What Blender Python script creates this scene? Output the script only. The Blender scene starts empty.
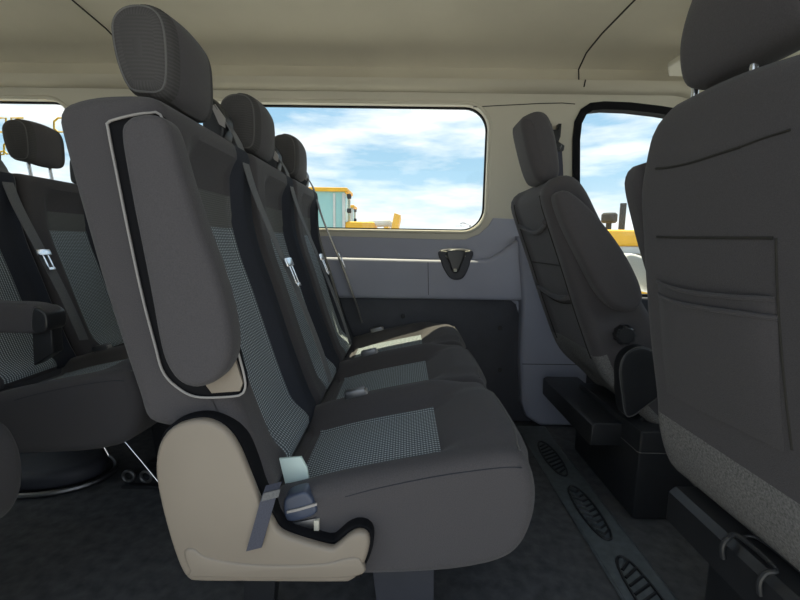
import bpy, bmesh, math, random
from mathutils import Vector, Matrix
from mathutils.geometry import tessellate_polygon
random.seed(4)
PI = math.pi
C = bpy.context.scene.collection

# ------------------------------------------------------------------ camera
F = 420.0; H = 0.905; VPX, VPY = 405.0, 244.0; ROLL = math.radians(1.0)
Yc = Vector((VPX - 400, 300 - VPY, F)).normalized()
Zc = Vector((math.sin(ROLL), math.cos(ROLL), 0)); Zc = (Zc - Yc * Zc.dot(Yc)).normalized()
def _rb(v): return Vector((v[0], v[1], -v[2]))
Xc = _rb(_rb(Yc).cross(_rb(Zc)))

def ray(u, v):
    d = Vector((u - 400.0, 300.0 - v, F))
    return Vector((d.dot(Xc), d.dot(Yc), d.dot(Zc)))
def at(u, v, Y):
    r = ray(u, v); t = Y / r.y
    return Vector((r.x * t, Y, H + r.z * t))
def atX(u, v, X):
    r = ray(u, v); t = X / r.x
    return Vector((X, r.y * t, H + r.z * t))
def xz(pts, Y):
    return [(p.x, p.z) for p in (at(u, v, Y) for u, v in pts)]

cd = bpy.data.cameras.new('camera'); cam = bpy.data.objects.new('camera', cd); C.objects.link(cam)
cd.sensor_width = 36; cd.lens = 36 * F / 800; cd.clip_start = 0.02; cd.clip_end = 500
R = Matrix(((Xc[0], Xc[1], -Xc[2]), (Yc[0], Yc[1], -Yc[2]), (Zc[0], Zc[1], -Zc[2])))
cam.matrix_world = Matrix.Translation((0, 0, H)) @ R.to_4x4()
bpy.context.scene.camera = cam

# --------------------------------------------------------------- materials
def mat(name, col, rough=0.6, metal=0, noise_amt=0.0, noise_scale=40, bump=0.0, bump_scale=300, sheen=0.0, spec=0.5, coat=0):
    m = bpy.data.materials.new(name); m.use_nodes = True
    nt = m.node_tree; b = nt.nodes['Principled BSDF']
    b.inputs['Base Color'].default_value = (*col, 1); b.inputs['Roughness'].default_value = rough
    b.inputs['Metallic'].default_value = metal; b.inputs['Specular IOR Level'].default_value = spec
    if sheen: b.inputs['Sheen Weight'].default_value = sheen; b.inputs['Sheen Roughness'].default_value = 0.5
    if coat: b.inputs['Coat Weight'].default_value = coat
    tc = nt.nodes.new('ShaderNodeTexCoord')
    if noise_amt:
        n = nt.nodes.new('ShaderNodeTexNoise'); n.inputs['Scale'].default_value = noise_scale; n.inputs['Detail'].default_value = 4
        nt.links.new(tc.outputs['Object'], n.inputs['Vector'])
        mr = nt.nodes.new('ShaderNodeMapRange'); mr.inputs[1].default_value = .3; mr.inputs[2].default_value = .7
        mr.inputs[3].default_value = 1 - noise_amt; mr.inputs[4].default_value = 1 + noise_amt
        nt.links.new(n.outputs['Fac'], mr.inputs[0])
        mx = nt.nodes.new('ShaderNodeVectorMath'); mx.operation = 'SCALE'; mx.inputs[0].default_value = col
        nt.links.new(mr.outputs[0], mx.inputs['Scale']); nt.links.new(mx.outputs[0], b.inputs['Base Color'])
    if bump:
        n2 = nt.nodes.new('ShaderNodeTexNoise'); n2.inputs['Scale'].default_value = bump_scale; n2.inputs['Detail'].default_value = 2
        nt.links.new(tc.outputs['Object'], n2.inputs['Vector'])
        bp = nt.nodes.new('ShaderNodeBump'); bp.inputs['Strength'].default_value = bump; bp.inputs['Distance'].default_value = 0.002
        nt.links.new(n2.outputs['Fac'], bp.inputs['Height']); nt.links.new(bp.outputs[0], b.inputs['Normal'])
    return m

def woven(name, base, thread, pu, pv, amt=0.85):
    """cloth with rows of short light stitches; UVs are in metres"""
    m = bpy.data.materials.new(name); m.use_nodes = True
    nt = m.node_tree; b = nt.nodes['Principled BSDF']; L = nt.links
    b.inputs['Roughness'].default_value = 0.9; b.inputs['Specular IOR Level'].default_value = 0.2
    uv = nt.nodes.new('ShaderNodeUVMap'); sp = nt.nodes.new('ShaderNodeSeparateXYZ'); L.new(uv.outputs[0], sp.inputs[0])
    def math_(op, a, bb=None):
        n = nt.nodes.new('ShaderNodeMath'); n.operation = op
        for i, x in enumerate((a, bb)):
            if x is None: continue
            if isinstance(x, (int, float)): n.inputs[i].default_value = x
            else: L.new(x, n.inputs[i])
        return n.outputs[0]
    su = math_('SINE', math_('MULTIPLY', sp.outputs[0], 2 * PI / pu))
    sv = math_('SINE', math_('MULTIPLY', sp.outputs[1], 2 * PI / pv))
    a = math_('MULTIPLY', math_('ADD', su, 1.0), 0.5)
    c = math_('MULTIPLY', math_('ADD', sv, 1.0), 0.5)
    h = math_('MULTIPLY', math_('POWER', a, 1.6), math_('ADD', math_('MULTIPLY', c, 0.8), 0.2))
    no = nt.nodes.new('ShaderNodeTexNoise'); no.inputs['Scale'].default_value = 900
    tc = nt.nodes.new('ShaderNodeTexCoord'); L.new(tc.outputs['Object'], no.inputs['Vector'])
    h2 = math_('MULTIPLY', h, math_('ADD', no.outputs['Fac'], 0.45))
    mx = nt.nodes.new('ShaderNodeMix'); mx.data_type = 'RGBA'
    mx.inputs[6].default_value = (*base, 1); mx.inputs[7].default_value = (*thread, 1)
    L.new(math_('MULTIPLY', h2, amt), mx.inputs[0]); L.new(mx.outputs[2], b.inputs['Base Color'])
    bp = nt.nodes.new('ShaderNodeBump'); bp.inputs['Strength'].default_value = 0.4; bp.inputs['Distance'].default_value = 0.001
    L.new(h, bp.inputs['Height']); L.new(bp.outputs[0], b.inputs['Normal'])
    return m

def glass(name, tint, refl=1.0):
    m = bpy.data.materials.new(name); m.use_nodes = True
    nt = m.node_tree; nt.nodes.clear(); L = nt.links
    out = nt.nodes.new('ShaderNodeOutputMaterial'); tr = nt.nodes.new('ShaderNodeBsdfTransparent'); tr.inputs[0].default_value = (*tint, 1)
    gl = nt.nodes.new('ShaderNodeBsdfGlossy'); gl.inputs['Roughness'].default_value = 0.02
    lw_ = nt.nodes.new('ShaderNodeLayerWeight'); pw = nt.nodes.new('ShaderNodeMath'); pw.operation = 'POWER'; pw.inputs[1].default_value = 5
    ma = nt.nodes.new('ShaderNodeMath'); ma.operation = 'MULTIPLY_ADD'; ma.inputs[1].default_value = .5; ma.inputs[2].default_value = .025
    L.new(lw_.outputs['Facing'], pw.inputs[0]); L.new(pw.outputs[0], ma.inputs[0])
    mx = nt.nodes.new('ShaderNodeMixShader')
    L.new(ma.outputs[0], mx.inputs[0]); L.new(tr.outputs[0], mx.inputs[1]); L.new(gl.outputs[0], mx.inputs[2]); L.new(mx.outputs[0], out.inputs[0])
    return m

M = dict(
    fabric=mat('dark_fabric', (.081, .0755, .080), .95, noise_amt=.12, noise_scale=500, bump=.35, bump_scale=700, spec=.2, sheen=.12),
    navy=mat('navy_shaded_fabric', (.038, .041, .052), .95, noise_amt=.12, noise_scale=500, bump=.3, bump_scale=700, spec=.2),  # on the far bolsters this darker colour carries their shade
    insert=woven('woven_insert', (.085, .100, .112), (.72, .80, .85), .0085, .0062, 1.0),
    rib=woven('ribbed_fabric', (.062, .059, .059), (.10, .096, .096), .5, .0065, .8),
    ribup=woven('door_lit_ribbed_panel', (.115, .116, .114), (.26, .26, .255), .0045, .0045, .9),  # ribbed cloth; light from the door is put into its paler colour
    carpet=mat('grey_carpet', (.19, .186, .183), 1, noise_amt=.35, noise_scale=260, bump=.8, bump_scale=260, spec=.1),
    floor=mat('floor_mat', (.085, .086, .092), .75, noise_amt=.3, noise_scale=30, bump=.5, bump_scale=500, spec=.3),
    beige=mat('taupe_plastic', (.272, .23, .186), .42, noise_amt=.03, noise_scale=6, bump=.06, bump_scale=900),
    black=mat('black_plastic', (.022, .023, .026), .42, noise_amt=.1, noise_scale=20, bump=.05, bump_scale=800),
    gloss=mat('smooth_black_plastic', (.03, .031, .034), .3),
    bluegrey=mat('blue_grey_plastic', (.36, .37, .45), .5, noise_amt=.03, noise_scale=5, bump=.08, bump_scale=700),
    pillar=mat('pillar_grey_plastic', (.27, .28, .345), .5, noise_amt=.03, noise_scale=5, bump=.05, bump_scale=700),
    lower=mat('dark_panel', (.05, .052, .065), .55, noise_amt=.08, noise_scale=20, bump=.1, bump_scale=500),
    cream=mat('headliner_cream', (.57, .53, .435), .9, noise_amt=.04, noise_scale=4, bump=.1, bump_scale=600, spec=.2),
    creamp=mat('cream_plastic', (.60, .565, .475), .6, noise_amt=.03, noise_scale=4),
    seam=mat('seam_shadow', (.03, .028, .024), .9),
    thread=mat('piping_grey', (.115, .112, .11), .8),
    rubber=mat('black_rubber_and_shade', (.010, .010, .012), .85, spec=.15),  # rubber frames; also the black painted into recess and gap as shade
    strip=mat('rubber_tread', (.11, .125, .135), .45, noise_amt=.2, noise_scale=40),
    metal=mat('chrome', (.75, .76, .78), .22, metal=1),
    steel=mat('dull_steel', (.25, .25, .26), .45, metal=1),
    belt=mat('belt_webbing', (.15, .15, .155), .8, noise_amt=.2, noise_scale=400, bump=.3, bump_scale=800),
    strap=mat('strap_webbing', (.07, .073, .1), .8, noise_amt=.2, noise_scale=400, bump=.3, bump_scale=800),
    buckle=mat('buckle_plastic', (.06, .075, .12), .35),
    tag=mat('pale_tag', (.62, .75, .72), .5),
    rim=mat('rim_grey_plastic', (.36, .34, .33), .4),
    red=mat('red_plastic', (.5, .03, .02), .4),
    yellow=mat('machine_yellow', (.78, .42, .03), .5, noise_amt=.1, noise_scale=3),
    mgrey=mat('machine_grey', (.55, .55, .52), .6, noise_amt=.1, noise_scale=3),
    tyre=mat('tyre_rubber', (.03, .03, .03), .8),
    mglass=mat('cab_glass', (.30, .52, .50), .1),
    ground=mat('pale_gravel', (.36, .37, .40), 1, noise_amt=.2, noise_scale=1.5, bump=.5, bump_scale=20, spec=.1),
    paint=mat('yellow_window_paint', (.95, .66, .10), .6),
    white=mat('white_body_paint', (.75, .75, .75), .3, noise_amt=.02, noise_scale=2),
    glass=glass('clear_glass', (.97, .99, .99)),
    ink=mat('stamp_ink', (.03, .03, .03), .8),
)

# ---------------------------------------------------------- mesh building
XZ = lambda a, b, c: (a, c, b)
YZ = lambda a, b, c: (c, a, b)
XY = lambda a, b, c: (a, b, c)
def area(p): return 0.5 * sum(p[i][0] * p[(i + 1) % len(p)][1] - p[(i + 1) % len(p)][0] * p[i][1] for i in range(len(p)))
def catmull(pts, n, closed=True):
    N = len(pts); dense = []
    rng = N if closed else N - 1
    for i in range(rng):
        if closed: p0, p1, p2, p3 = (pts[(i + k - 1) % N] for k in range(4))
        else: p0, p1, p2, p3 = pts[max(i - 1, 0)], pts[i], pts[i + 1], pts[min(i + 2, N - 1)]
        for k in range(12):
            t = k / 12
            dense.append(tuple(.5 * (2 * b + (c - a) * t + (2 * a - 5 * b + 4 * c - d) * t * t + (3 * b - a - 3 * c + d) * t ** 3) for a, b, c, d in zip(p0, p1, p2, p3)))
    if not closed: dense.append(tuple(pts[-1]))
    if closed: dense.append(dense[0])
    L = [0]
    for a, b in zip(dense, dense[1:]): L.append(L[-1] + math.dist(a, b))
    out = []; j = 0; tot = L[-1]
    cnt = n if closed else n - 1
    for k in range(n):
        s = tot * k / cnt
        while j < len(L) - 2 and L[j + 1] < s: j += 1
        t = (s - L[j]) / max(L[j + 1] - L[j], 1e-9)
        out.append(tuple(a + (b - a) * t for a, b in zip(dense[j], dense[j + 1])))
    return out
def rrect(x0, z0, x1, z1, r, n=6):
    out = []
    for cx, cz, a0 in ((x1 - r, z1 - r, 0), (x0 + r, z1 - r, 90), (x0 + r, z0 + r, 180), (x1 - r, z0 + r, 270)):
        for k in range(n + 1):
            a = math.radians(a0 + 90 * k / n); out.append((cx + r * math.cos(a), cz + r * math.sin(a)))
    return out
def normals2(p):
    N = len(p); out = []
    for i in range(N):
        a, b, c = p[i - 1], p[i], p[(i + 1) % N]
        e1 = Vector((b[0] - a[0], b[1] - a[1])); e2 = Vector((c[0] - b[0], c[1] - b[1]))
        if e1.length < 1e-9: e1 = e2
        if e2.length < 1e-9: e2 = e1
        e1.normalize(); e2.normalize()
        n1 = Vector((e1.y, -e1.x)); n2 = Vector((e2.y, -e2.x))
        d = max(1 + n1.dot(n2), .5); out.append((n1 + n2) / d)
    return out

class MB:
    def __init__(s): s.v = []; s.f = []; s.uv = []
    def add(s, vs, fs, uvs=None):
        o = len(s.v); s.v += [tuple(x) for x in vs]
        for i, f in enumerate(fs):
            s.f.append([o + k for k in f]); s.uv.append(uvs[i] if uvs else None)
        return s
    def box(s, x0, y0, z0, x1, y1, z1, bev=0.004, rot=None, seg=2):
        bm = bmesh.new(); bmesh.ops.create_cube(bm, size=1)
        bmesh.ops.scale(bm, vec=(x1 - x0, y1 - y0, z1 - z0), verts=bm.verts)
        if bev: bmesh.ops.bevel(bm, geom=list(bm.edges), offset=bev, segments=seg, affect='EDGES', profile=.5)
        if rot is not None: bmesh.ops.transform(bm, matrix=rot.to_4x4(), verts=bm.verts)
        bmesh.ops.translate(bm, vec=((x0 + x1) / 2, (y0 + y1) / 2, (z0 + z1) / 2), verts=bm.verts)
        bm.verts.index_update()
        s.add([v.co for v in bm.verts], [[v.index for v in f.verts] for f in bm.faces]); bm.free(); return s
    def tube(s, pts, r, sides=8, closed=False):
        pts = [Vector(p) for p in pts]; N = len(pts); rings = []
        up = None
        for i in range(N):
            a = pts[i - 1] if (i or closed) else pts[i]; b = pts[(i + 1) % N] if (i < N - 1 or closed) else pts[i]
            t = (b - a).normalized()
            if up is None:
                up = Vector((0, 0, 1)) if abs(t.z) < .9 else Vector((1, 0, 0))
            x = t.cross(up).normalized(); y = x.cross(t).normalized(); up = y
            rr = r[i] if isinstance(r, (list, tuple)) else r
            rings.append([pts[i] + (x * math.cos(2 * PI * k / sides) + y * math.sin(2 * PI * k / sides)) * rr for k in range(sides)])
        vs = [v for rg in rings for v in rg]; fs = []
        for i in range(N if closed else N - 1):
            j = (i + 1) % N
            for k in range(sides):
                k2 = (k + 1) % sides
                fs.append([i * sides + k, i * sides + k2, j * sides + k2, j * sides + k])
        if not closed:
            fs.append(list(range(sides))[::-1]); fs.append([(N - 1) * sides + k for k in range(sides)])
        return s.add(vs, fs)
    def ribbon(s, pts, wdir, w, t=0.002):
        """webbing: a thin strap along pts; wdir across it"""
        pts = [Vector(p) for p in pts]; wd = Vector(wdir).normalized(); vs = []; fs = []; uvs = []
        for i, p in enumerate(pts):
            tg = (pts[min(i + 1, len(pts) - 1)] - pts[max(i - 1, 0)]).normalized(); nn = tg.cross(wd).normalized()
            for a, b in ((-1, -1), (1, -1), (1, 1), (-1, 1)): vs.append(p + wd * (a * w / 2) + nn * (b * t / 2))
        for i in range(len(pts) - 1):
            for k in range(4):
                fs.append([i * 4 + k, i * 4 + (k + 1) % 4, i * 4 + 4 + (k + 1) % 4, i * 4 + 4 + k])
        n = (len(pts) - 1) * 4; fs += [[3, 2, 1, 0], [n, n + 1, n + 2, n + 3]]
        return s.add(vs, fs)
    def cyl(s, p0, p1, r, sides=24, bev=0.0):
        p0, p1 = Vector(p0), Vector(p1); d = (p1 - p0)
        if bev:
            u = d.normalized() * bev
            return s.tube([p0, p0 + u * .01, p0 + u, p1 - u, p1 - u * .01, p1], [r - bev, r - bev * .9, r, r, r - bev * .9, r - bev], sides)
        return s.tube([p0, p1], r, sides)
    def pad(s, prof, c0, c1, r=0.01, n=None, nc=1, nr=4, disp=None, mp=XZ, keep=None, caps=True, dome=0.0):
        for d in pad_pieces(prof, c0, c1, r, n, nc, nr, disp, mp, keep, caps, dome).values(): s.add(d.v, d.f, d.uv)
        return s
    def plate(s, outer, holes, c0, c1, mp=XZ):
        loops = [list(outer)] + [list(h) for h in holes]
        flat = [p for l in loops for p in l]; n = len(flat)
        tri = tessellate_polygon([[Vector((p[0], p[1], 0)) for p in l] for l in loops])
        vs = [mp(a, b, c0) for a, b in flat] + [mp(a, b, c1) for a, b in flat]
        fs = [list(t) for t in tri] + [[k + n for k in t][::-1] for t in tri]
        o = 0
        for l in loops:
            for k in range(len(l)):
                a, b = o + k, o + (k + 1) % len(l); fs.append([a, b, b + n, a + n])
            o += len(l)
        return s.add(vs, fs)
    def build(s, name, m, parent=None, smooth=40, loc=None):
        org = ORG.get(parent.name, Vector()) if parent else Vector()
        if loc is not None: org = Vector(loc)
        me = bpy.data.meshes.new(name)
        bm = bmesh.new(); vs = [bm.verts.new(Vector(v) - org) for v in s.v]
        ul = bm.loops.layers.uv.new('UVMap')
        for f, uv in zip(s.f, s.uv):
            try: face = bm.faces.new([vs[k] for k in f])
            except ValueError: continue
            if uv:
                for lp, q in zip(face.loops, uv): lp[ul].uv = q
        bmesh.ops.remove_doubles(bm, verts=bm.verts, dist=1e-6)
        bmesh.ops.recalc_face_normals(bm, faces=bm.faces)
        bm.to_mesh(me); bm.free()
        me.materials.append(M[m])
        if smooth:
            me.shade_smooth(); me.set_sharp_from_angle(angle=math.radians(smooth))
        o = bpy.data.objects.new(name, me); C.objects.link(o)
        if parent: o.parent = parent; ORG[o.name] = org
        elif loc is not None: o.location = loc
        return o
ORG = {}

def pad_pieces(prof, c0, c1, r=0.01, n=None, nc=1, nr=4, disp=None, mp=XZ, keep=None, caps=True, dome=0.0):
    """a closed outline swept from c0 to c1 with rounded ends; keep(a,b,na,nb,c) names the piece of each face"""
    p = [tuple(q) for q in prof]
    if area(p) < 0: p = p[::-1]
    if n: p = catmull(p, n)
    nm = normals2(p); N = len(p)
    S = [0]
    for i in range(N): S.append(S[-1] + math.dist(p[i], p[(i + 1) % N]))
    st = [(c0 + r * (1 - math.cos(PI / 2 * k / nr)), r * (1 - math.sin(PI / 2 * k / nr))) for k in range(nr + 1)]
    mid = [(c0 + r + (c1 - c0 - 2 * r) * k / nc, 0) for k in range(1, nc)]
    en = [(c1 - (c - c0), i) for c, i in st[::-1]]
    st = st + mid + en
    # the rounding may not go deeper than the outline's own corner radius
    lim = [r] * N
    if n:
        for i in range(N):
            a, b_, c_ = p[i - 2], p[i], p[(i + 2) % N]
            e1 = Vector((b_[0] - a[0], b_[1] - a[1])); e2 = Vector((c_[0] - b_[0], c_[1] - b_[1]))
            cr_ = e1.x * e2.y - e1.y * e2.x
            if cr_ > 0:
                ang = math.atan2(cr_, e1.dot(e2)); lim[i] = min(r, .85 * (e1.length + e2.length) / 2 / max(ang, 1e-4))
        step = S[-1] / N
        for _ in range(N):
            for i in range(N): lim[i] = min(lim[i], lim[i - 1] + .5 * step, lim[(i + 1) % N] + .5 * step)
    vs = []
    for c, ins in st:
        for i in range(N):
            d = (disp(p[i][0], p[i][1], nm[i].x, nm[i].y, c) if disp else 0) - (ins * lim[i] / r if r else 0)
            vs.append(mp(p[i][0] + nm[i].x * d, p[i][1] + nm[i].y * d, c))
    out = {}
    def piece(k):
        if k not in out: out[k] = MB(); out[k].map = {}
        return out[k]
    def put(k, idx, uv):
        d = piece(k); q = []
        for i in idx:
            if i not in d.map: d.map[i] = len(d.v); d.v.append(vs[i])
            q.append(d.map[i])
        d.f.append(q); d.uv.append(uv)
    for j in range(len(st) - 1):
        for i in range(N):
            i2 = (i + 1) % N
            idx = [j * N + i, j * N + i2, (j + 1) * N + i2, (j + 1) * N + i]
            ca, cb = st[j][0], st[j + 1][0]
            uv = [(ca, S[i]), (ca, S[i + 1]), (cb, S[i + 1]), (cb, S[i])]
            k = keep((p[i][0] + p[i2][0]) / 2, (p[i][1] + p[i2][1]) / 2, nm[i].x, nm[i].y, (ca + cb) / 2) if keep else 'main'
            put(k, idx, uv)
    if caps:
        for j, sgn in ((0, -1), (len(st) - 1, 1)):
            idx = [j * N + i for i in range(N)]
            if n:
                cx = sum(q[0] for q in p) / N; cz = sum(q[1] for q in p) / N
                neg = sum((p[i][0] - cx) * (p[(i + 1) % N][1] - cz) - (p[(i + 1) % N][0] - cx) * (p[i][1] - cz) < 0 for i in range(N))
            if dome or (n and neg <= .04 * N):
                cx = sum(q[0] for q in p) / N; cz = sum(q[1] for q in p) / N
                prev = idx
                lp_ = [(p[i][0] - nm[i].x * st[j][1] * lim[i] / r, p[i][1] - nm[i].y * st[j][1] * lim[i] / r) for i in range(N)]
                for _ in range(14):
                    lp_ = [tuple(.25 * lp_[i - 1][q] + .5 * lp_[i][q] + .25 * lp_[(i + 1) % N][q] for q in (0, 1)) for i in range(N)]
                for q, hh in ((.85, .55), (.6, .85), (.3, .97)):
                    base = len(vs)
                    for i in range(N):
                        x, y, z = vs[idx[i]]
                        c = st[j][0] + sgn * dome * hh
                        ax, bz = lp_[i]
                        vs.append(mp(cx + (ax - cx) * q, cz + (bz - cz) * q, c))
                    cur = [base + i for i in range(N)]
                    for i in range(N): put('main', [prev[i], prev[(i + 1) % N], cur[(i + 1) % N], cur[i]], [(vs[q_][0], vs[q_][2]) for q_ in (prev[i], prev[(i + 1) % N], cur[(i + 1) % N], cur[i])])
                    prev = cur
                idx = prev
            put('main', idx if sgn < 0 else idx[::-1], [(p[i][0], p[i][1]) for i in range(N)] if sgn < 0 else [(p[i][0], p[i][1]) for i in range(N)][::-1])
    return out

def ss(a, b, x):
    t = max(0.0, min(1.0, (x - a) / (b - a))); return t * t * (3 - 2 * t)
def thing(name, label, cat, loc=(0, 0, 0), group=None):
    o = bpy.data.objects.new(name, None); C.objects.link(o); o.location = loc; ORG[o.name] = Vector(loc)
    o.empty_display_size = .1
    return tag(o, label, cat, group)
def tag(o, label, cat, group=None, kind=None):
    o['label'] = label; o['category'] = cat
    if group: o['group'] = group
    if kind: o['kind'] = kind
    return o
def struct(o, label=None):
    o['kind'] = 'structure'
    if label: o['label'] = label
    return o
def children(o): return [c for c in C.objects if c.parent == o]
def dup_part(o, parent, off=(0, 0, 0)):
    c = o.copy(); C.objects.link(c); c.parent = parent; c.location = Vector(o.location) + Vector(off)
    for ch in children(o): dup_part(ch, c)
    return c

# ================================================================ SETTING
WY = 2.10        # inner face of the far side wall
RY = 0.20        # inner face of the near side wall (doorway side)
XR, XF = -3.1, 1.25
GZ = -0.66
b = MB().box(-60, -40, GZ - .2, 60, 90, GZ, bev=0); struct(b.build('ground', 'ground', smooth=0))
b = MB().box(XR, RY - .05, -.06, 2.1, WY + .06, 0, bev=0); struct(b.build('floor', 'floor', smooth=0))

# headliner: a Y-Z profile carried along the van
hl = [(2.13, 1.615), (2.075, 1.618), (2.045, 1.632), (2.036, 1.658), (2.095, 1.672), (2.105, 1.73), (2.045, 1.778), (1.93, 1.805), (1.5, 1.85), (1.15, 1.86)]
hl += [(2.3 - y, z) for y, z in hl[-2::-1]]
hlo = hl + [(2.3 - 2.20, 1.61), (.08, 1.80), (.25, 1.95), (2.05, 1.95), (2.17, 1.80), (2.15, 1.614)]
struct(MB().plate(hlo, [], XR, XF, mp=YZ).build('ceiling', 'cream', smooth=50))
# the front part of the headliner drops toward the windshield
fr = MB()
nst = 8
vsf, fsf = [], []
for j in range(nst + 1):
    t = j / nst; x = XF + .02 * 0 + t * .30
    for (y, z) in hlo: vsf.append((x, y, z - .14 * t * t - .02 * t))
N0 = len(hlo)
for j in range(nst):
    for i in range(N0):
        fsf.append([j * N0 + i, j * N0 + (i + 1) % N0, (j + 1) * N0 + (i + 1) % N0, (j + 1) * N0 + i])
fsf.append(list(range(N0))[::-1]); fsf.append([nst * N0 + i for i in range(N0)])
struct(fr.add(vsf, fsf).build('ceiling_front', 'cream', smooth=50))
# headliner seams
def hl_pts(x, y0=1.0, dx=0.0):
    return [(x + dx * (2.1 - y), y, z - .0015) for y, z in hl[2:10]]
b = MB().tube(hl_pts(.80, dx=.12), .0035, 6); struct(b.build('trim_1', 'seam'))
b = MB().tube(hl_pts(-1.30, dx=-.02), .0035, 6); struct(b.build('trim_2', 'seam'))

# far side wall: cream window panel with rounded openings
wr = at(487, 170, WY).x; wt = at(440, 104.5, WY).z; wb = at(440, 230, WY).z
w1 = rrect(-1.22, wb, wr, wt, .11, 8)
w2 = rrect(-2.95, wb, -1.62, wt, .11, 8)
dx0 = at(573, 180, WY).x
def dd(u, v): q = at(u, v, WY); return (q.x, q.z)
dz = at(600, 300, WY).z
w3 = [dd(574, 300), dd(573, 200), dd(573, 140), dd(575, 122), dd(581, 110), dd(590, 104), dd(604, 102.5), dd(630, 103.5), dd(660, 107), dd(684, 111)]
q = w3[-1]; w3 += [(q[0] + .12, q[1] - .03), (q[0] + .30, q[1] - .20), (q[0] + .42, q[1] - .40), (q[0] + .42, dz)]
outer = [(XR, 0), (2.1, 0), (2.1, 1.0), (1.6, 1.64), (XR, 1.64)]
struct(MB().plate(outer, [w1, w2, w3], WY, WY + .05).build('wall_left', 'creamp', smooth=30))
def inset_loop(l, d):
    if area(l) < 0: l = l[::-1]
    return [(p[0] - n.x * d, p[1] - n.y * d) for p, n in zip(l, normals2(l))]
def pane(name, loop, y, frame_m, fw, fy0, fy1, label):
    o = MB().plate(inset_loop(loop, -.004), [inset_loop(loop, fw)], fy0, fy1).build(name, frame_m, smooth=30)
    struct(o, label)
    MB().plate(inset_loop(loop, fw * .5), [], y, y + .005).build('pane', 'glass', o, smooth=0)
    return o
win1 = pane('window_1', w1, WY + .044, 'rubber', .006, WY + .036, WY + .056, 'side window behind the three-seat bench')
win2 = pane('window_2', w2, WY + .044, 'rubber', .006, WY + .036, WY + .056, 'side window behind the rear double seat')
win3 = pane('window_3', w3, WY + .034, 'rubber', .032, WY - .006, WY + .048, 'driver door window with black rubber frame')
# tiny maker's stamp in the corner of the pane
st_ = MB()
def sp(u, v): return at(u, v, WY + .043)
for a in ([(455, 226), (461, 226)], [(461, 226), (461, 223.6), (465, 223.6), (465, 226), (459, 226)], [(459.5, 224), (463, 222.2), (466.5, 224)], [(466.5, 224), (469, 224.4)]):
    st_.tube([sp(*q) for q in a], .0009, 5)
st_.pad([dd(470, 226.3), dd(471.3, 224.6), dd(472.6, 226.3)], WY + .042, WY + .0435, .0002, nr=1)
st_.build('window_stamp', 'ink', win1)

lipr = MB()
for l in (w1, w2): lipr.tube([(a, WY + .003, z) for a, z in inset_loop(l, -.010)], .009, 10, closed=True)
struct(lipr.build('trim_9', 'creamp'))
# blue-grey trim below the windows
gtop = [dd(330 - 1000, 236), dd(330, 236.5), dd(440, 240), dd(462, 240), dd(478, 234), dd(488, 225), dd(492, 218), dd(521, 219), dd(540, 221)]
# the upper fascia panel, then a lower panel that stands proud and leaves a lit ledge
gu = [dd(-700, 236), dd(330, 236), dd(445, 239.5), dd(465, 239.5), dd(479, 234), dd(488, 226), dd(493, 218), dd(524, 219.5), dd(560, 221), dd(562, 345), dd(495, 345), dd(495, 297), dd(-700, 294)]
struct(MB().pad(gu, WY - .008, WY + .03, .004, nr=3).build('wall_left_fascia', 'bluegrey', smooth=50))
led = [dd(-700, 256), dd(330, 256.5), dd(432, 259), dd(480, 259), dd(494, 255), dd(506, 247), dd(516, 240), dd(536, 241), dd(539, 300), dd(350, 297), dd(-700, 292)]
led = led[:2] + catmull(led[2:8], 16, closed=False) + led[8:]
struct(MB().pad(led, WY - .056, WY + .01, .022, nr=6).build('trim_3', 'bluegrey', smooth=60))
# vertical joint line of the fascia
b = MB().tube([at(428, 262, WY - .056), at(428.5, 295, WY - .056)], .0014, 6); struct(b.build('trim_4', 'seam'))
# dark lower panel with screws
lw = [dd(-700, 292), dd(350, 296), dd(500, 297)] + [dd(509, 299), dd(515, 304), dd(517.5, 312)] + [dd(520, 318), dd(534, 330), (at(534, 420, WY).x, .005), (XR, .005)]
lwp = MB().pad(lw, WY - .020, WY + .01, .004, nr=2).build('wall_left_lower_panel', 'lower', smooth=40); struct(lwp)
for (u, v) in ((403, 316), (500, 328), (500, 370)):
    p = at(u, v, WY - .02)
    MB().cyl((p.x, p.y - .004, p.z), (p.x, p.y + .002, p.z), .012, 16, .002).build('screw', 'black', lwp)
# lower B-pillar cover
pp = [dd(517, 222), dd(560, 222), dd(560, 300), dd(585, 436), dd(574, 436), dd(546, 434), dd(538, 425), dd(527, 418), dd(521, 405), dd(519, 370), dd(521, 300), dd(515, 255)]
Ypl = WY - .075
def de(u, v): q = at(u, v, Ypl); return (q.x, q.z)
pp = [de(519, 236), de(565, 236), de(640, 300), de(640, 438), de(573, 435.5), de(545, 433), de(540, 426), de(527, 418), de(522, 404), de(520.5, 360), de(522.5, 300), de(520, 262)]
pp[1] = (pp[1][0] + .16, pp[1][1]); pp[2] = (pp[1][0], pp[2][1]); pp[3] = (pp[2][0], max(.004, pp[3][1]))
pp = [(x, max(z, .004)) for x, z in pp]
pl = struct(MB().pad(pp, Ypl, WY + .02, .022, nr=5).build('trim_5', 'pillar', smooth=50))
b = MB().tube([at(522, 364, Ypl - .0005), at(600, 365, Ypl - .0005)], .0018, 6); struct(b.build('trim_6', 'seam'))
# joint between the cream pillar and the headliner
b = MB().tube([at(u, v, WY - .001) for u, v in ((473, 107), (500, 105.5), (540, 103.5), (562, 103), (575, 104))], .002, 6); struct(b.build('trim_7', 'seam'))
# driver's door card
dc = [(dx0 + .0, .05), (2.05, .05), (2.05, at(600, 296, WY).z), (dx0 + .0, at(600, 296, WY).z)]
struct(MB().pad(dc, WY - .05, WY + .0, .015, nr=4).build('door_1', 'lower', smooth=50))

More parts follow.
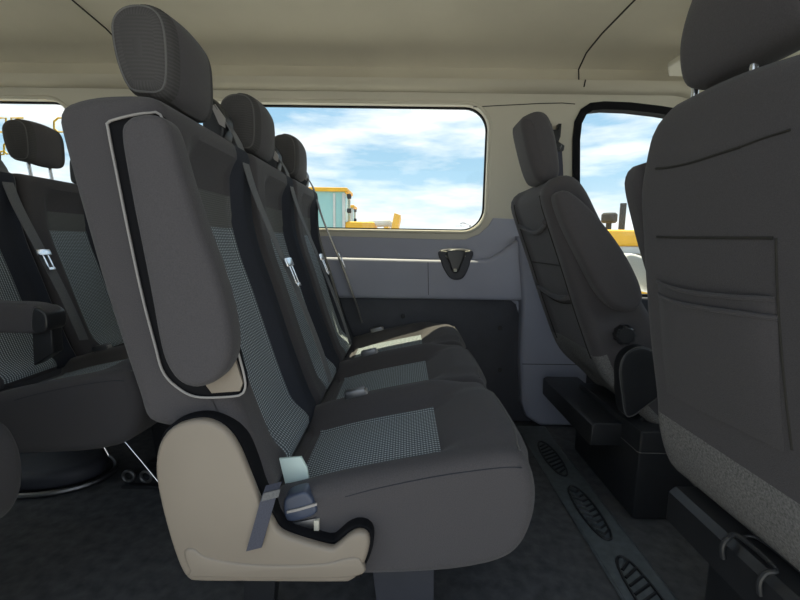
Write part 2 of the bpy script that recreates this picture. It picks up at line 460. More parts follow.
# rear end, near side, front end of the shell
rear_h = [rrect(.35, 1.0, 1.05, 1.55, .08), rrect(1.25, 1.0, 1.95, 1.55, .08)]
struct(MB().plate([(RY - .06, 0), (WY + .06, 0), (WY + .06, 1.8), (RY - .06, 1.8)], rear_h, XR - .05, XR, mp=YZ).build('wall_back', 'creamp', smooth=30))
rw = MB()
for l in rear_h: rw.plate(inset_loop(l, -.002), [], XR - .04, XR - .035, mp=YZ)
struct(rw.build('window_4', 'glass', smooth=0))
ro = [(XR, 0), (-.85, 0), (-.85, 1.66), (XR, 1.66)]
rh = rrect(-2.8, .97, -1.0, 1.6, .1)
struct(MB().plate(ro, [rh], RY - .05, RY).build('wall_right', 'creamp', smooth=30))
struct(MB().plate(inset_loop(rh, -.002), [], RY - .03, RY - .025).build('window_5', 'glass', smooth=0))
fo = [(.75, 0), (2.1, 0), (2.1, 1.0), (1.6, 1.64), (.75, 1.64)]
fh = [(.9, .97), (1.95, .97), (1.55, 1.55), (.9, 1.58)]
struct(MB().plate(fo, [fh], RY - .05, RY).build('door_2', 'creamp', smooth=30))
struct(MB().plate(inset_loop(fh, -.002), [], RY - .03, RY - .025).build('window_6', 'glass', smooth=0))
# cowl, dashboard, windshield
struct(MB().box(2.11, RY - .05, -.06, 2.2, WY + .06, .98, bev=.01).build('wall_front', 'lower'))
t = thing('dashboard', 'dark dashboard below the windshield ahead of the front seats', 'dashboard', (1.8, 1.15, 0))
MB().pad([(1.55, .62), (1.50, .80), (1.56, .90), (1.75, .96), (1.99, .98), (1.99, .55), (1.75, .5)], RY + .02, WY - .06, .03, n=40, nr=4, nc=2).build('panel', 'black', t)
MB().box(1.60, .98, 0, 1.98, 1.32, .60, .02).build('centre_console', 'black', t)
ws = [(1.50, 1.70), (1.52, 1.715), (2.12, 1.0), (2.10, .985)]
struct(MB().plate(ws, [], RY, WY).build('windshield', 'glass', smooth=0))

# floor tread strip behind the front seats
sx0 = .578; sx1 = .725
strp = MB().pad([(sx0, 0), (sx0 + .004, .008), (sx1 - .012, .008), (sx1, 0)], .25, 2.02, .002, nr=2).build('trim_8', 'strip', smooth=30); struct(strp)
edge = MB().tube([(sx0, .26, .006), (sx0, 2.01, .006)], .0035, 6).build('edge_bead', 'strip', strp)
rid = MB()
for k in range(4):
    yc = .62 + k * .36
    cx = (sx0 + sx1) / 2 - .008
    ov = [(cx + .036 * math.cos(a) * (1 if abs(math.cos(a)) < .8 else .95), yc + .145 * math.sin(a), .010) for a in [2 * PI * i / 32 for i in range(32)]]
    rid.tube(ov, .0042, 6, closed=True)
    for j in range(-4, 5):
        y = yc + j * .028; hw = .030 * math.sqrt(max(0, 1 - (j / 5.1) ** 2))
        if k % 2: rid.tube([(cx - hw, y - .018, .0095), (cx + hw, y + .018, .0095)], .0045, 6)
        else: rid.tube([(cx - hw, y + .010, .0095), (cx, y - .008, .0095), (cx + hw, y + .010, .0095)], .0045, 6)
rid.build('ridge_pattern', 'black', strp)

# ================================================================= BENCHES
Y0 = .73; PITCH = .44; SW = .432
IN0, IN1 = .12, .325             # woven insert across one seat
bp = xz([(152, 418), (140, 387), (112, 302), (86, 212), (67, 142), (63, 120), (70, 106), (96, 98), (135, 96), (157, 99), (166, 112), (169, 150), (174, 205),
         (187, 254), (206, 305), (240, 400), (262, 455), (275, 482), (268, 495), (245, 478), (212, 447), (182, 428)], Y0 + .022)
topv = at(197, 223, .85).z
def back_disp(x, z, nx, nz, c):
    if nx < .2 or z > 1.09: return 0
    k = ss(.08, .14, c) * (1 - ss(.305, .365, c)) * ss(.45, .52, z) * (1 - ss(1.05, 1.12, z))
    g = math.exp(-((c - IN0) / .006) ** 2) + math.exp(-((c - IN1) / .006) ** 2) + (math.exp(-((z - topv) / .006) ** 2) if IN0 < c < IN1 else 0)
    return -.028 * k - .004 * min(1, g) * (z < topv + .02)
def back_keep(x, z, nx, nz, c):
    if nx > .3 and IN0 <= c <= IN1 and .44 < z < topv: return 'insert'
    if nx > .3 and IN0 <= c <= IN1 and topv <= z < 1.015: return 'upper'
    if nx > .3 and z < 1.15 and (c > IN1 and c < SW - .02) : return 'bolster'
    return 'main'
def cush_xz(pts): return xz(pts, Y0 + .018)
cp = cush_xz([(272, 498), (300, 488), (345, 477), (420, 463), (480, 453), (510, 450), (526, 459), (535, 485), (533, 515), (521, 543), (498, 559), (450, 569), (370, 573), (300, 573), (276, 555), (268, 525)])
fx = at(437, 452, .86).x
CI0 = .07
def cush_disp(x, z, nx, nz, c):
    if nz < .3: 
        return .008 * math.sin(PI * max(0, min(1, c / SW))) if nx > .3 else 0
    k = ss(.035, .10, c) * (1 - ss(.30, .37, c))
    f = 1 - ss(fx - .02, fx + .10, x)
    g = (math.exp(-((c - CI0) / .006) ** 2) + math.exp(-((c - IN1) / .006) ** 2)) * (1 if -.215 < x < fx else 0) + (math.exp(-((x - fx) / .006) ** 2) if CI0 < c < IN1 else 0)
    far = .024 * ss(.335, .395, c) * (1 - ss(fx, fx + .12, x))
    return far - .028 * k * f + .010 * k * (1 - f) - .004 * min(1, g) + .006 * math.sin(PI * max(0, min(1, c / SW)))
def cush_keep(x, z, nx, nz, c):
    if nz > .3 and CI0 <= c <= IN1 and -.215 < x < fx: return 'insert'
    return 'main'
bk = pad_pieces(bp, 0, SW, .028, n=120, nc=66, nr=5, disp=back_disp, keep=back_keep)
ck = pad_pieces(cp, 0, SW, .030, n=130, nc=66, nr=5, disp=cush_disp, keep=cush_keep)
hp = xz([(131, 92), (119, 66), (113, 35), (115, 18), (127, 7), (145, 5), (160, 11), (169, 28), (172, 60), (171, 85), (164, 96), (148, 97)], Y0 + .07)
hk = None

def build_row(root, seats, mats):
    """all parts of one bench of equal seats; root at the bench's near rear base, local frame"""
    fab = mats
    parts = []
    back = bk['main'].build('backrest', fab, root)
    bk['insert'].build('woven_insert', 'insert', back)
    bk['upper'].build('upper_panel', 'ribup', back)
    bk['bolster'].build('side_bolster', 'navy', back)  # same cloth as the backrest, its shade put into the colour
    cu = ck['main'].build('cushion', fab, root)
    ck['insert'].build('woven_insert', 'insert', cu)
    # front piping of the cushion
    pr = catmull(cp, 200); ft = max(pr, key=lambda q: q[0] * .7 + q[1])
    ftn = Vector((.57, .82)); pp_ = []
    for k in range(31):
        c = .03 + (SW - .06) * k / 30; d = cush_disp(ft[0], ft[1], .57, .82, c); pp_.append((ft[0] + ftn.x * d, c, ft[1] + ftn.y * d))
    MB().tube(pp_, .0022, 6).build('piping', 'thread', cu)
    MB().tube(catmull([(p.x, .0005, p.z) for p in (at(u, v, Y0) for u, v in ((345, 497), (380, 488), (440, 476), (500, 468), (522, 468)))], 24, closed=False), .0009, 6).build('seam', 'navy', cu)
    # headrest
    def hkeep(x, z, nx, nz, c): return 'face' if nx > .25 and .03 < c - .055 < .16 else 'main'
    hh = pad_pieces(hp, .055, .245, .022, n=60, nc=12, nr=5, dome=.004,
                    disp=lambda x, z, nx, nz, c: (.009 * math.sin(PI * max(0, min(1, (c - .055) / .19))) if nx > 0 else 0), keep=hkeep)
    hr = hh['main'].build('headrest', 'rib', root)
    hh['face'].build('front_panel', fab, hr)
    cpr = catmull([(q[0] - n.x * .006, q[1] - n.y * .006) for q, n in zip(hp[::1] if area(hp) > 0 else hp[::-1], normals2(hp if area(hp) > 0 else hp[::-1]))], 60)
    MB().tube([(a, .0615, b_) for a, b_ in cpr], .0022, 6, closed=True).build('piping', 'thread', hr)
    hx = sum(q[0] for q in hp) / len(hp); hz = min(q[1] for q in hp)
    for yy in (.10, .20):
        ps = MB().cyl((hx + .012, yy, hz - .07), (hx, yy, hz + .03), .0065, 16).build('post', 'metal', hr)
    for yy in (.10, .20):
        MB().cyl((hx + .010, yy, hz - .048), (hx + .006, yy, hz - .026), .017, 16, .004).build('post_sleeve', 'black', back)
    # belt: outlet tower on the shoulder, webbing, tongue
    by = .385
    tw = MB().pad([(at(u, v, Y0 + by).x, at(u, v, Y0 + by).z) for u, v in ((207, 120), (208, 100), (214, 99), (228, 117), (229, 132), (226, 142), (210, 140))], by - .03, by + .03, .008, n=40, nr=3)
    two = tw.build('belt_guide', 'black', root)
    MB().pad([(at(u, v, Y0 + by - .032).x, at(u, v, Y0 + by - .032).z) for u, v in ((211, 106), (215, 104), (225, 118), (225, 128), (219, 124))], by - .033, by - .028, .001, nr=2).build('guide_plate', 'rim', two)
    path = [at(u, v, Y0 + by) for u, v in ((219, 110), (229, 127), (239, 146), (252, 189), (267, 227), (283, 264), (303, 312), (318, 352), (328, 384))]
    path = [(p.x + .004, by - .012 + .004 * i, p.z) for i, p in enumerate(path)]
    path = catmull(path, 36, closed=False)
    bl = MB().ribbon(path, (0.05, 1, -.15), .045, .0022).build('seat_belt', 'belt', root)
    tp = at(285, 262, Y0 + by); tpv = Vector((tp.x + .010, by, tp.z))
    tg = MB()
    rot = Matrix.Rotation(math.radians(-22), 3, 'Y')
    tg.box(tpv.x - .004, tpv.y - .03, tpv.z - .012, tpv.x + .004, tpv.y + .03, tpv.z + .012, .003, rot)
    q = tpv + Vector((.014, 0, -.030))
    tg.box(q.x - .002, q.y - .015, q.z - .03, q.x + .002, q.y - .007, q.z + .022, .001, rot)
    tg.box(q.x - .002, q.y + .007, q.z - .03, q.x + .002, q.y + .015, q.z + .022, .001, rot)
    q2 = q + Vector((.012, 0, -.028)); tg.box(q2.x - .002, q2.y - .015, q2.z - .006, q2.x + .002, q2.y + .015, q2.z + .004, .001, rot)
    tg.build('tongue', 'metal', bl)
    # buckle between cushion and back on the far side
    bc = MB(); p = at(356, 394, Y0 + .40)
    bc.box(p.x - .03, .385, p.z - .014, p.x + .03, .415, p.z + .016, .006, Matrix.Rotation(math.radians(-14), 3, 'Y'))
    bo = bc.build('buckle', 'steel', root)
    MB().box(p.x + .024, .388, p.z - .008, p.x + .034, .412, p.z + .016, .003, Matrix.Rotation(math.radians(-14), 3, 'Y')).build('release_button', 'rim', bo)
    MB().ribbon([(p.x + .03, .40, p.z - .004), (p.x + .07, .40, p.z - .003), (p.x + .115, .402, p.z + .002)], (0, 1, 0), .022, .002).build('buckle_strap', 'belt', bo)
    base = [o for o in C.objects if o.parent == root]
    for k in range(1, seats):
        for o in base: dup_part(o, root, (0, PITCH * k, 0))
    # steel frame and legs
    Wd = PITCH * seats
    f = MB()
    f.box(-.33, .03, .315, .12, Wd - .03, .345, .006)
    f.build('seat_frame', 'black', root)
    xa, xb = -.30, .0
    for yy in (.13, Wd - .13):
        for xx, sgn in ((xa, -1), (xb, 1)):
            hw = .04 if sgn < 0 else .075
            lg = MB().pad([(xx - hw, .32), (xx + hw, .32), (xx + hw * .8 + .02 * sgn, .02), (xx - hw * .8 + .02 * sgn, .02)], yy - .02, yy + .02, .004, nr=2)
            lg.box(xx - .06 + .02 * sgn, yy - .035, .0, xx + .06 + .02 * sgn, yy + .035, .022, .004)
            l = lg.build('leg', 'black' if sgn < 0 else 'lower', root)
            for dx in (-.045, .045): MB().cyl((xx + .02 * sgn + dx, yy - .027, .018), (xx + .02 * sgn + dx, yy - .027, .032), .007, 6).build('bolt', 'steel', l)

GB = 'passenger benches'
bench = thing('bench_seat', 'three-seat bench of dark fabric with taupe plastic side cover and folded-up armrest', 'bench seat', (0, 0, 0), GB)
build_row(bench, 3, 'fabric')
# shaped taupe side cover on the near end (built in the bench's own frame: subtract Y0)
def loc(pts, Y): return xz(pts, Y)
ya = Y0 - .045
sh = [(157, 475), (158, 452), (165, 435), (178, 424), (197, 419), (213, 421), (228, 431), (240, 449), (252, 478), (262, 502), (272, 517), (279, 529), (292, 536), (328, 546.5), (337, 544.5), (350, 534), (359, 530.5), (367, 533), (370, 541), (367, 556), (360, 571), (352, 579), (340, 581), (250, 580.5), (200, 580), (189, 577), (181, 565), (172, 540), (163, 507)]
sc = MB().pad(loc(sh, ya + .006), ya - Y0, -.026, .008, n=150, nr=4).build('side_cover', 'beige', bench, smooth=55)
# raised moulding that sweeps along the bottom of the cover
ml = [(163, 500), (172, 530), (186, 549), (212, 559), (250, 562), (300, 562), (345, 562)]
sh2 = [(u + (4 if u < 262 else 2), v - 5) for u, v in sh]
grow = [(155, 474), (156, 449), (163, 430), (177, 419), (197, 414), (215, 416), (232, 426), (245, 446), (257, 476), (268, 500), (279, 516), (288, 527), (300, 531), (328, 539), (334, 537), (347, 526), (360, 523), (372, 528), (376, 541), (372, 558), (363, 574), (352, 581), (250, 581), (190, 579), (176, 560), (165, 520)]
grow = [(u * .6 + min(sh, key=lambda q: math.dist(q, (u, v)))[0] * .4, v * .6 + min(sh, key=lambda q: math.dist(q, (u, v)))[1] * .4) for u, v in grow]
MB().pad(loc([(184, 551), (194, 548), (209, 557), (257, 564), (320, 563), (350, 557), (361, 560), (350, 577), (200, 577), (190, 570)], ya), ya - Y0 - .003, ya - Y0 + .012, .005, n=90, nr=4).build('cover_moulding', 'beige', sc, smooth=60)
MB().pad(loc(grow, ya + .02), ya + .022 - Y0, .02, .004, n=120, nr=3).build('cover_gap_shade', 'rubber', bench)  # black backing drawn for the dark gap around the cover, shade as colour
# folded-up armrest in its recess
arm = [(123, 119), (134, 113), (152, 113), (162, 119), (170, 138), (181, 176), (196, 222), (211, 262), (224, 305), (230, 340), (228, 362), (216, 381), (197, 389), (181, 386), (168, 373), (158, 348), (145, 280), (128, 195), (118, 135)]
ay = Y0 - .062
ao = MB().pad(loc(arm, ay), ay - Y0, -.004, .016, n=110, nr=5, dome=.003).build('armrest', 'fabric', bench, smooth=60)
ap = catmull(loc(arm, ay), 110)
ap = [(q[0] - n.x * .010, q[1] - n.y * .010) for q, n in zip(ap if area(ap) > 0 else ap[::-1], normals2(ap if area(ap) > 0 else ap[::-1]))]
MB().tube([(a, ay - Y0 + .0025, z) for a, z in ap if True], .0012, 5, closed=True).build('piping', 'fabric', ao)
ry = Y0 - .012
rec = [(150, 113), (110, 121), (108, 128), (116, 170), (128, 230), (142, 295), (155, 345), (163, 372), (178, 388), (198, 397), (236, 396), (244, 391), (245, 380), (238, 352), (228, 320), (200, 230), (165, 125)]
rp = catmull(loc(rec, ry), 120)
ro_ = MB().pad(rp, ry - Y0 + .004, .004, .001, nr=2).build('armrest_recess', 'rubber', bench, smooth=50)  # shallow plate; the depth of shade is put into its full black
MB().tube([(a, ry - Y0, z) for a, z in rp], .0022, 8, closed=True).build('recess_rim', 'rim', ro_)
MB().pad(loc([(206, 385), (222, 372), (231, 345), (243, 383), (240, 391), (212, 393)], ry), ry - Y0 - .002, ry - Y0 + .006, .001, nr=2).build('recess_plate', 'beige', ro_)
MB().cyl((at(200, 360, ry).x, -.02, at(200, 360, ry).z), (at(200, 360, ry).x, .01, at(200, 360, ry).z), .03, 24, .004).build('pivot', 'black', ao)
# loop of webbing hanging over the cover
sy = ya - .004
def L3(u, v, Y): p = at(u, v, Y); return (p.x, p.y - Y0, p.z)
so = MB().ribbon([L3(274, 484, sy + .012), L3(271, 492, sy), L3(268, 500, sy - .002), L3(261, 525, sy - .002), L3(254, 549, sy - .002)], Vector((.95, 0, .28)), .029, .003).build('pull_strap', 'strap', bench)
MB().ribbon([L3(272, 491, sy - .003), L3(270, 499, sy - .004)], Vector((.95, 0, .28)), .031, .003).build('strap_hem', 'belt', so)
# pale tag and outboard buckle in the crease of the near seat
ty = Y0 + .05
MB().pad(loc([(279, 459), (301, 457), (307, 468), (309, 480), (285, 484)], ty), .05, .056, .001, nr=2).build('pale_tag', 'tag', bench)
MB().box(at(285, 487, ty).x, .045, at(285, 487, ty).z - .012, at(309, 487, ty).x, .06, at(285, 484, ty).z + .002, .003).build('tag_holder', 'steel', bench)
yb = Y0 + .012
bo = MB().pad(loc([(287, 494), (300, 488), (309, 488), (317, 499), (318, 508), (306, 514), (291, 516), (286, 508)], yb), -.006, .03, .006, n=50, nr=4).build('outboard_buckle', 'buckle', bench)
MB().ribbon([L3(287, 512, Y0 - .008), L3(300, 509, Y0 - .008), L3(317, 504, Y0 - .008)], (0, 0, 1), .005, .003).build('buckle_slot', 'rim', bo)
MB().pad(loc([(292, 518), (318, 513), (320, 522), (304, 526), (294, 525)], yb), -.004, .012, .002, nr=2).build('buckle_anchor', 'steel', bench)
MB().box(at(316, 520, yb).x, -.008, at(316, 524, yb).z, at(321, 520, yb).x, .004, at(316, 514, yb).z, .001).build('anchor_label', 'creamp', bench)
bench.location = (0, Y0, 0)

def row_copy(name, label, x, y, seats):
    r = thing(name, label, 'bench seat', (0, 0, 0), GB)
    for o in [c for c in children(bench)]:
        n = o.name.split('.')[0]
        if n not in ('backrest', 'cushion', 'headrest', 'belt_guide', 'seat_belt', 'buckle'): continue
        if o.location.y > PITCH * (seats - .5): continue
        dup_part(o, r, (0, 0, .04 if n == 'headrest' else 0))
    Wd = PITCH * seats
    MB().box(-.33, .03, .315, .12, Wd - .03, .345, .006).build('seat_frame', 'black', r)
    for yy in ((.44, Wd - .15) if seats > 1 else (.14, Wd - .14)):
        for xx, sgn in ((-.30, -1), (.05, 1)):
            lg = MB().pad([(xx - .035, .32), (xx + .035, .32), (xx + .03 + .02 * sgn, .02), (xx - .03 + .02 * sgn, .02)], yy - .02, yy + .02, .004, nr=2)
            lg.box(xx - .06 + .02 * sgn, yy - .035, .0, xx + .06 + .02 * sgn, yy + .035, .022, .004)
            lg.build('leg', 'black', r)
    r.location = (x, y, 0)
    return r
X2 = -1.03; Y2 = 1.165
dbl = row_copy('bench_seat', 'dark double seat in the row behind, its armrest folded down', X2, Y2, 2)
# armrest folded down at the near side of the double seat
def B(u, v, Y): p = at(u, v, Y); return (p.x - X2, p.z)
yA = Y2 - .03
ar = MB().pad([B(u, v, yA) for u, v in ((-70, 300), (-10, 303), (20, 304), (36, 307), (46, 313), (46, 328), (39, 334), (20, 334), (-10, 334), (-70, 338))], -.03, .035, .012, n=60, nr=4).build('armrest', 'fabric', dbl)
MB().pad([B(u, v, yA - .002) for u, v in ((33, 308), (44, 312), (47, 320), (46, 330), (37, 334), (31, 328))], -.033, .037, .006, n=30, nr=3).build('armrest_cap', 'gloss', ar)
MB().pad([B(u, v, yA) for u, v in ((25, 333), (45, 330), (47, 355), (27, 368))], -.01, .03, .005, nr=3).build('armrest_bracket', 'black', dbl)
# release cables below the front of the cushion
wr_ = MB(); wr_.tube([(at(u, v, Y2 + .06).x - X2, .06, at(u, v, Y2 + .06).z) for u, v in ((118, 436), (126, 443), (142, 462), (160, 484))], .0016, 6)
wr_.tube([(at(u, v, Y2 + .06).x - X2, .06, at(u, v, Y2 + .06).z) for u, v in ((101, 440), (104, 447), (109, 456), (107, 449), (104, 441))], .0016, 6)
wr_.build('release_cable', 'metal', dbl)
sgl = row_copy('bench_seat', 'single dark seat at the left edge, only its cushion corner in view', -1.07, .42, 1)

# pan and latch hardware on the floor beneath the double seat
t = thing('floor_pan', 'pale plastic pan with chrome rim under the double seat behind', 'pan', (at(75, 480, 1.55).x, 1.5, 0))
pc = at(72, 478, 1.6); 
MB().pad([(pc.x + .21 * math.cos(a), 1.50 + .13 * math.sin(a)) for a in [2 * PI * k / 40 for k in range(40)]], .002, .075, .03, nr=5, mp=XY).build('pan_body', 'lower', t)
MB().tube([(pc.x + .235 * math.cos(a), 1.50 + .155 * math.sin(a), .012) for a in [2 * PI * k / 48 for k in range(48)]], .010, 8, closed=True).build('pan_rim', 'steel', t)
MB().box(pc.x - .15, 1.40, .07, pc.x - .12, 1.43, .095, .006).build('red_clip', 'red', t)
t = thing('floor_latch', 'dark steel seat latch bolted to the floor beside the taupe cover', 'latch', (at(148, 495, 1.25).x, 1.45, 0))
p = at(146, 500, 1.45)
b = MB(); b.box(p.x - .07, 1.42, 0, p.x + .10, 1.50, .012, .003); b.box(p.x - .05, 1.435, .01, p.x + .08, 1.485, .045, .01); b.build('latch_plate', 'black', t)
for dx in (-.045, .02): MB().tube([(p.x + dx + .02 * math.cos(a), 1.43, .045 + .02 * math.sin(a)) for a in [2 * PI * k / 20 for k in range(20)]], .006, 8, closed=True).build('latch_ring', 'steel', t)

# ============================================================= FRONT SEATS
# ---- driver's seat, reclined
DY0, DY1 = 1.36, 1.83
t = thing('front_seat', 'driver seat of dark fabric, reclined, between the pillar and the passenger seat', 'car seat', (.75, 1.6, 0), 'front seats')
drv = t
dp = xz([(512, 198), (509, 208), (514, 226), (526, 262), (541, 308), (556, 345), (577, 366), (606, 392), (640, 400)], DY1)
fx_ = [(p[0], p[1]) for p in dp]
# front face of the back: offset along X
top = at(560, 186, 1.45)
prof = fx_ + [(fx_[-1][0] + .10, fx_[-1][1] + .03), (.93, .50), (.86, .62), (.78, .74), (.70, .88), (.625, 1.0), (.575, 1.085), (.535, 1.125), (.49, 1.13)]
DB = pad_pieces(prof, DY0, DY1, .035, n=110, nc=24, nr=6,
                disp=lambda x, z, nx, nz, c: -.012 * ss(.05, .1, c - DY0) * (1 - ss(.37, .42, c - DY0)) if nx < -.3 else 0,
                keep=lambda x, z, nx, nz, c: 'flap' if (nx < .3 and z < .545) else 'main')
bo = DB['main'].build('backrest', 'fabric', t)
DB['flap'].build('carpet_flap', 'carpet', bo)
def backx(prof, z):
    # rear surface x of an outline at height z
    xs = []
    N = len(prof); z = max(min(q[1] for q in prof) + .003, min(max(q[1] for q in prof) - .003, z))
    for i in range(N):
        a, b_ = prof[i], prof[(i + 1) % N]
        if (a[1] - z) * (b_[1] - z) <= 0 and abs(a[1] - b_[1]) > 1e-6:
            xs.append(a[0] + (b_[0] - a[0]) * (z - a[1]) / (b_[1] - a[1]))
    return min(xs)
dpr = catmull(prof, 160)
def dback(y, z, off=.002): return (backx(dpr, z) - off + .012 * ss(.05, .1, y - DY0) * (1 - ss(.37, .42, y - DY0)), y, z)
# oval panel, pocket lips and seams on the rear of the back
z1, z2, z3 = .93, .80, .70
def lip(z, sag, r, name, m='navy'):
    pts = [dback(DY0 + .07 + .33 * k / 14, z - sag * math.sin(PI * k / 14), r * .6) for k in range(15)]
    return MB().tube(pts, r, 8).build(name, m, bo)
lip(.985, .03, .008, 'pocket_lip', 'fabric'); lip(.735, .02, .010, 'pocket_lip', 'fabric')
lip(.84, .0, .002, 'seam', 'seam'); lip(.715, .02, .002, 'seam', 'seam')
for yy in (DY0 + .065, DY1 - .07):
    MB().tube([dback(yy, .52 + .55 * k / 14, .001) for k in range(15)], .002, 6).build('seam', 'seam', bo)
# headrest
hq = xz([(521, 122), (526, 115), (538, 111), (548, 116), (555, 135), (559, 160), (559, 174), (553, 181), (540, 182), (533, 172), (526, 148)], 1.50)
hd = MB().pad(hq, 1.48, 1.64, .03, n=50, nc=8, nr=5, dome=.004).build('headrest', 'fabric', t)
hz = min(q[1] for q in hq)
for yy in (1.55, 1.65): MB().cyl((.52, yy, hz - .06), (.50, yy, hz + .03), .006, 12).build('post', 'metal', hd)
# folded-up armrest on the inboard side
aq = xz([(557, 197), (563, 190), (573, 192), (590, 206), (610, 229), (628, 255), (641, 281), (645, 298), (640, 309), (628, 313), (614, 308), (600, 292), (585, 264), (566, 225)], DY0 - .075)
MB().pad(aq, DY0 - .075, DY0 - .005, .022, n=70, nr=5, dome=.004).build('armrest', 'fabric', t)
# lower cushion (mostly hidden) and its side
MB().pad([(.84, .36), (.87, .45), (.98, .475), (1.15, .50), (1.24, .47), (1.25, .40), (1.18, .34), (.9, .32)], DY0 + .01, DY1 - .01, .03, n=60, nr=5, nc=4).build('cushion', 'navy', t)
# recliner knob and side cover with pale piping
pk = at(627, 336, DY0 - .03)
kn = MB().cyl((pk.x, DY0 + .03, pk.z), (pk.x, DY0 - .03, pk.z), .030, 24, .006).build('recliner_knob', 'gloss', t)
gr = MB()
for k in range(10):
    a = 2 * PI * k / 10; gr.cyl((pk.x + .029 * math.cos(a), DY0 + .0, pk.z + .029 * math.sin(a)), (pk.x + .029 * math.cos(a), DY0 - .028, pk.z + .029 * math.sin(a)), .0045, 8)
gr.build('knob_grip', 'gloss', kn)
sq = xz([(628, 417), (622, 392), (620, 369), (626, 354), (640, 347), (655, 352), (668, 370), (668, 388), (650, 404)], DY0 - .04)
sco = MB().pad(sq, DY0 - .04, DY0 + .02, .008, n=70, nr=4).build('side_cover', 'black', t)
sqc = catmull(sq, 70); MB().tube([(a, DY0 - .0375, z) for a, z in sqc], .0016, 6, closed=True).build('piping', 'thread', sco)
# seat rail and pedestal
rl = MB()
zt = .29; xa = .672
rl.pad([(xa, zt - .085), (xa, zt - .01), (xa + .015, zt), (xa + .16, zt), (xa + .16, zt - .085)], 1.42, 1.95, .006, nr=3)
rl.build('rail_cover', 'black', t)
pd = MB(); c0 = at(632, 520, 1.40)
k_ = H / (H - c0.z); PX, PYn = c0.x * k_, 1.40 * k_; PZ = at(632, 431, PYn).z
pd.box(PX, PYn, .0, 1.20, 1.80, PZ, .012)
pdo = pd.build('pedestal', 'black', t)
MB().tube([(PX, 1.78, PZ - .075), (PX, PYn + .006, PZ - .075), (PX + .006, PYn, PZ - .075), (1.19, PYn, PZ - .075)], .0016, 6).build('lid_joint', 'thread', pdo)
hb = MB().tube(catmull([at(636, 428, 1.40), at(645, 415, 1.40), at(662, 405, 1.40), at(690, 402, 1.40)], 14, closed=False), .009, 8)
hb.tube(catmull([at(640, 431, 1.42), at(650, 421, 1.42), at(668, 414, 1.42), at(690, 412, 1.42)], 14, closed=False), .007, 8).build('adjust_lever', 'gloss', t)

# ---- passenger seat, upright, close to the camera
PY0, PY1 = .44, .93
t = thing('front_seat', 'front passenger seat close by at the right edge, seen from behind with map pockets', 'car seat', (.75, .68, 0), 'front seats')
psn = t
pq = xz([(672, 118), (655, 135), (645, 160), (641, 195), (643, 240), (646, 290), (650, 340), (656, 392), (659, 430), (668, 460), (682, 474)], PY1 - .022)
prof2 = [(q[0], q[1]) for q in pq]
prof2[0] = (prof2[2][0] + .05, 1.185); prof2[1] = (prof2[2][0] + .012, 1.165)
prof2 += [(.70, .36), (.78, .48), (.765, .60), (.74, .80), (.72, 1.0), (.70, 1.12), (.66, 1.185)]
def shoulder(c):
    e = min(c - PY0, PY1 - c); e = max(0, min(e, .085)); return .085 - math.sqrt(max(0, .085 ** 2 - (.085 - e) ** 2))
PB = pad_pieces(prof2, PY0, PY1, .035, n=130, nc=30, nr=6, mp=lambda a, b_, c: (a, c, b_ if b_ < .98 else .98 + (b_ - .98) * (1 - min(.1, shoulder(c) + .55 * max(0, .78 - c) ** 2) / .205)),
                keep=lambda x, z, nx, nz, c: 'flap' if (nx < .2 and z < .545 and PY0 + .01 < c < PY1 - .01) else 'main')
po = PB['main'].build('backrest', 'fabric', t)
PB['flap'].build('carpet_flap', 'carpet', po)
ppr = catmull(prof2, 200)
def pback(y, z, off=.002): return (backx(ppr, z) - off, y, z)
def on_back(u, v, off=.002):
    # the point of the rear surface seen at a place, found by marching in depth
    Y = .95
    for _ in range(12):
        p = at(u, v, Y); x = backx(ppr, p.z) - off; p = atX(u, v, x); Y = p.y
    return Vector((x, Y, p.z))
def bseam(pts, r, name, m, n=24):
    q = [on_back(u, v, r * .3) for u, v in pts]
    return MB().tube(catmull([tuple(a) for a in q], n, closed=False), r, 8).build(name, m, po)
bseam([(656, 168.5), (668, 167.5), (690, 163), (715, 155), (740, 147)], .0022, 'seam', 'seam')
bseam([(657, 237), (690, 237.5), (773, 238)], .0022, 'seam', 'seam')
bseam([(776, 238), (778, 300), (784, 380), (792, 450)], .0016, 'seam', 'seam')
bseam([(740, 147), (764, 138), (790, 130)], .0016, 'seam', 'seam')
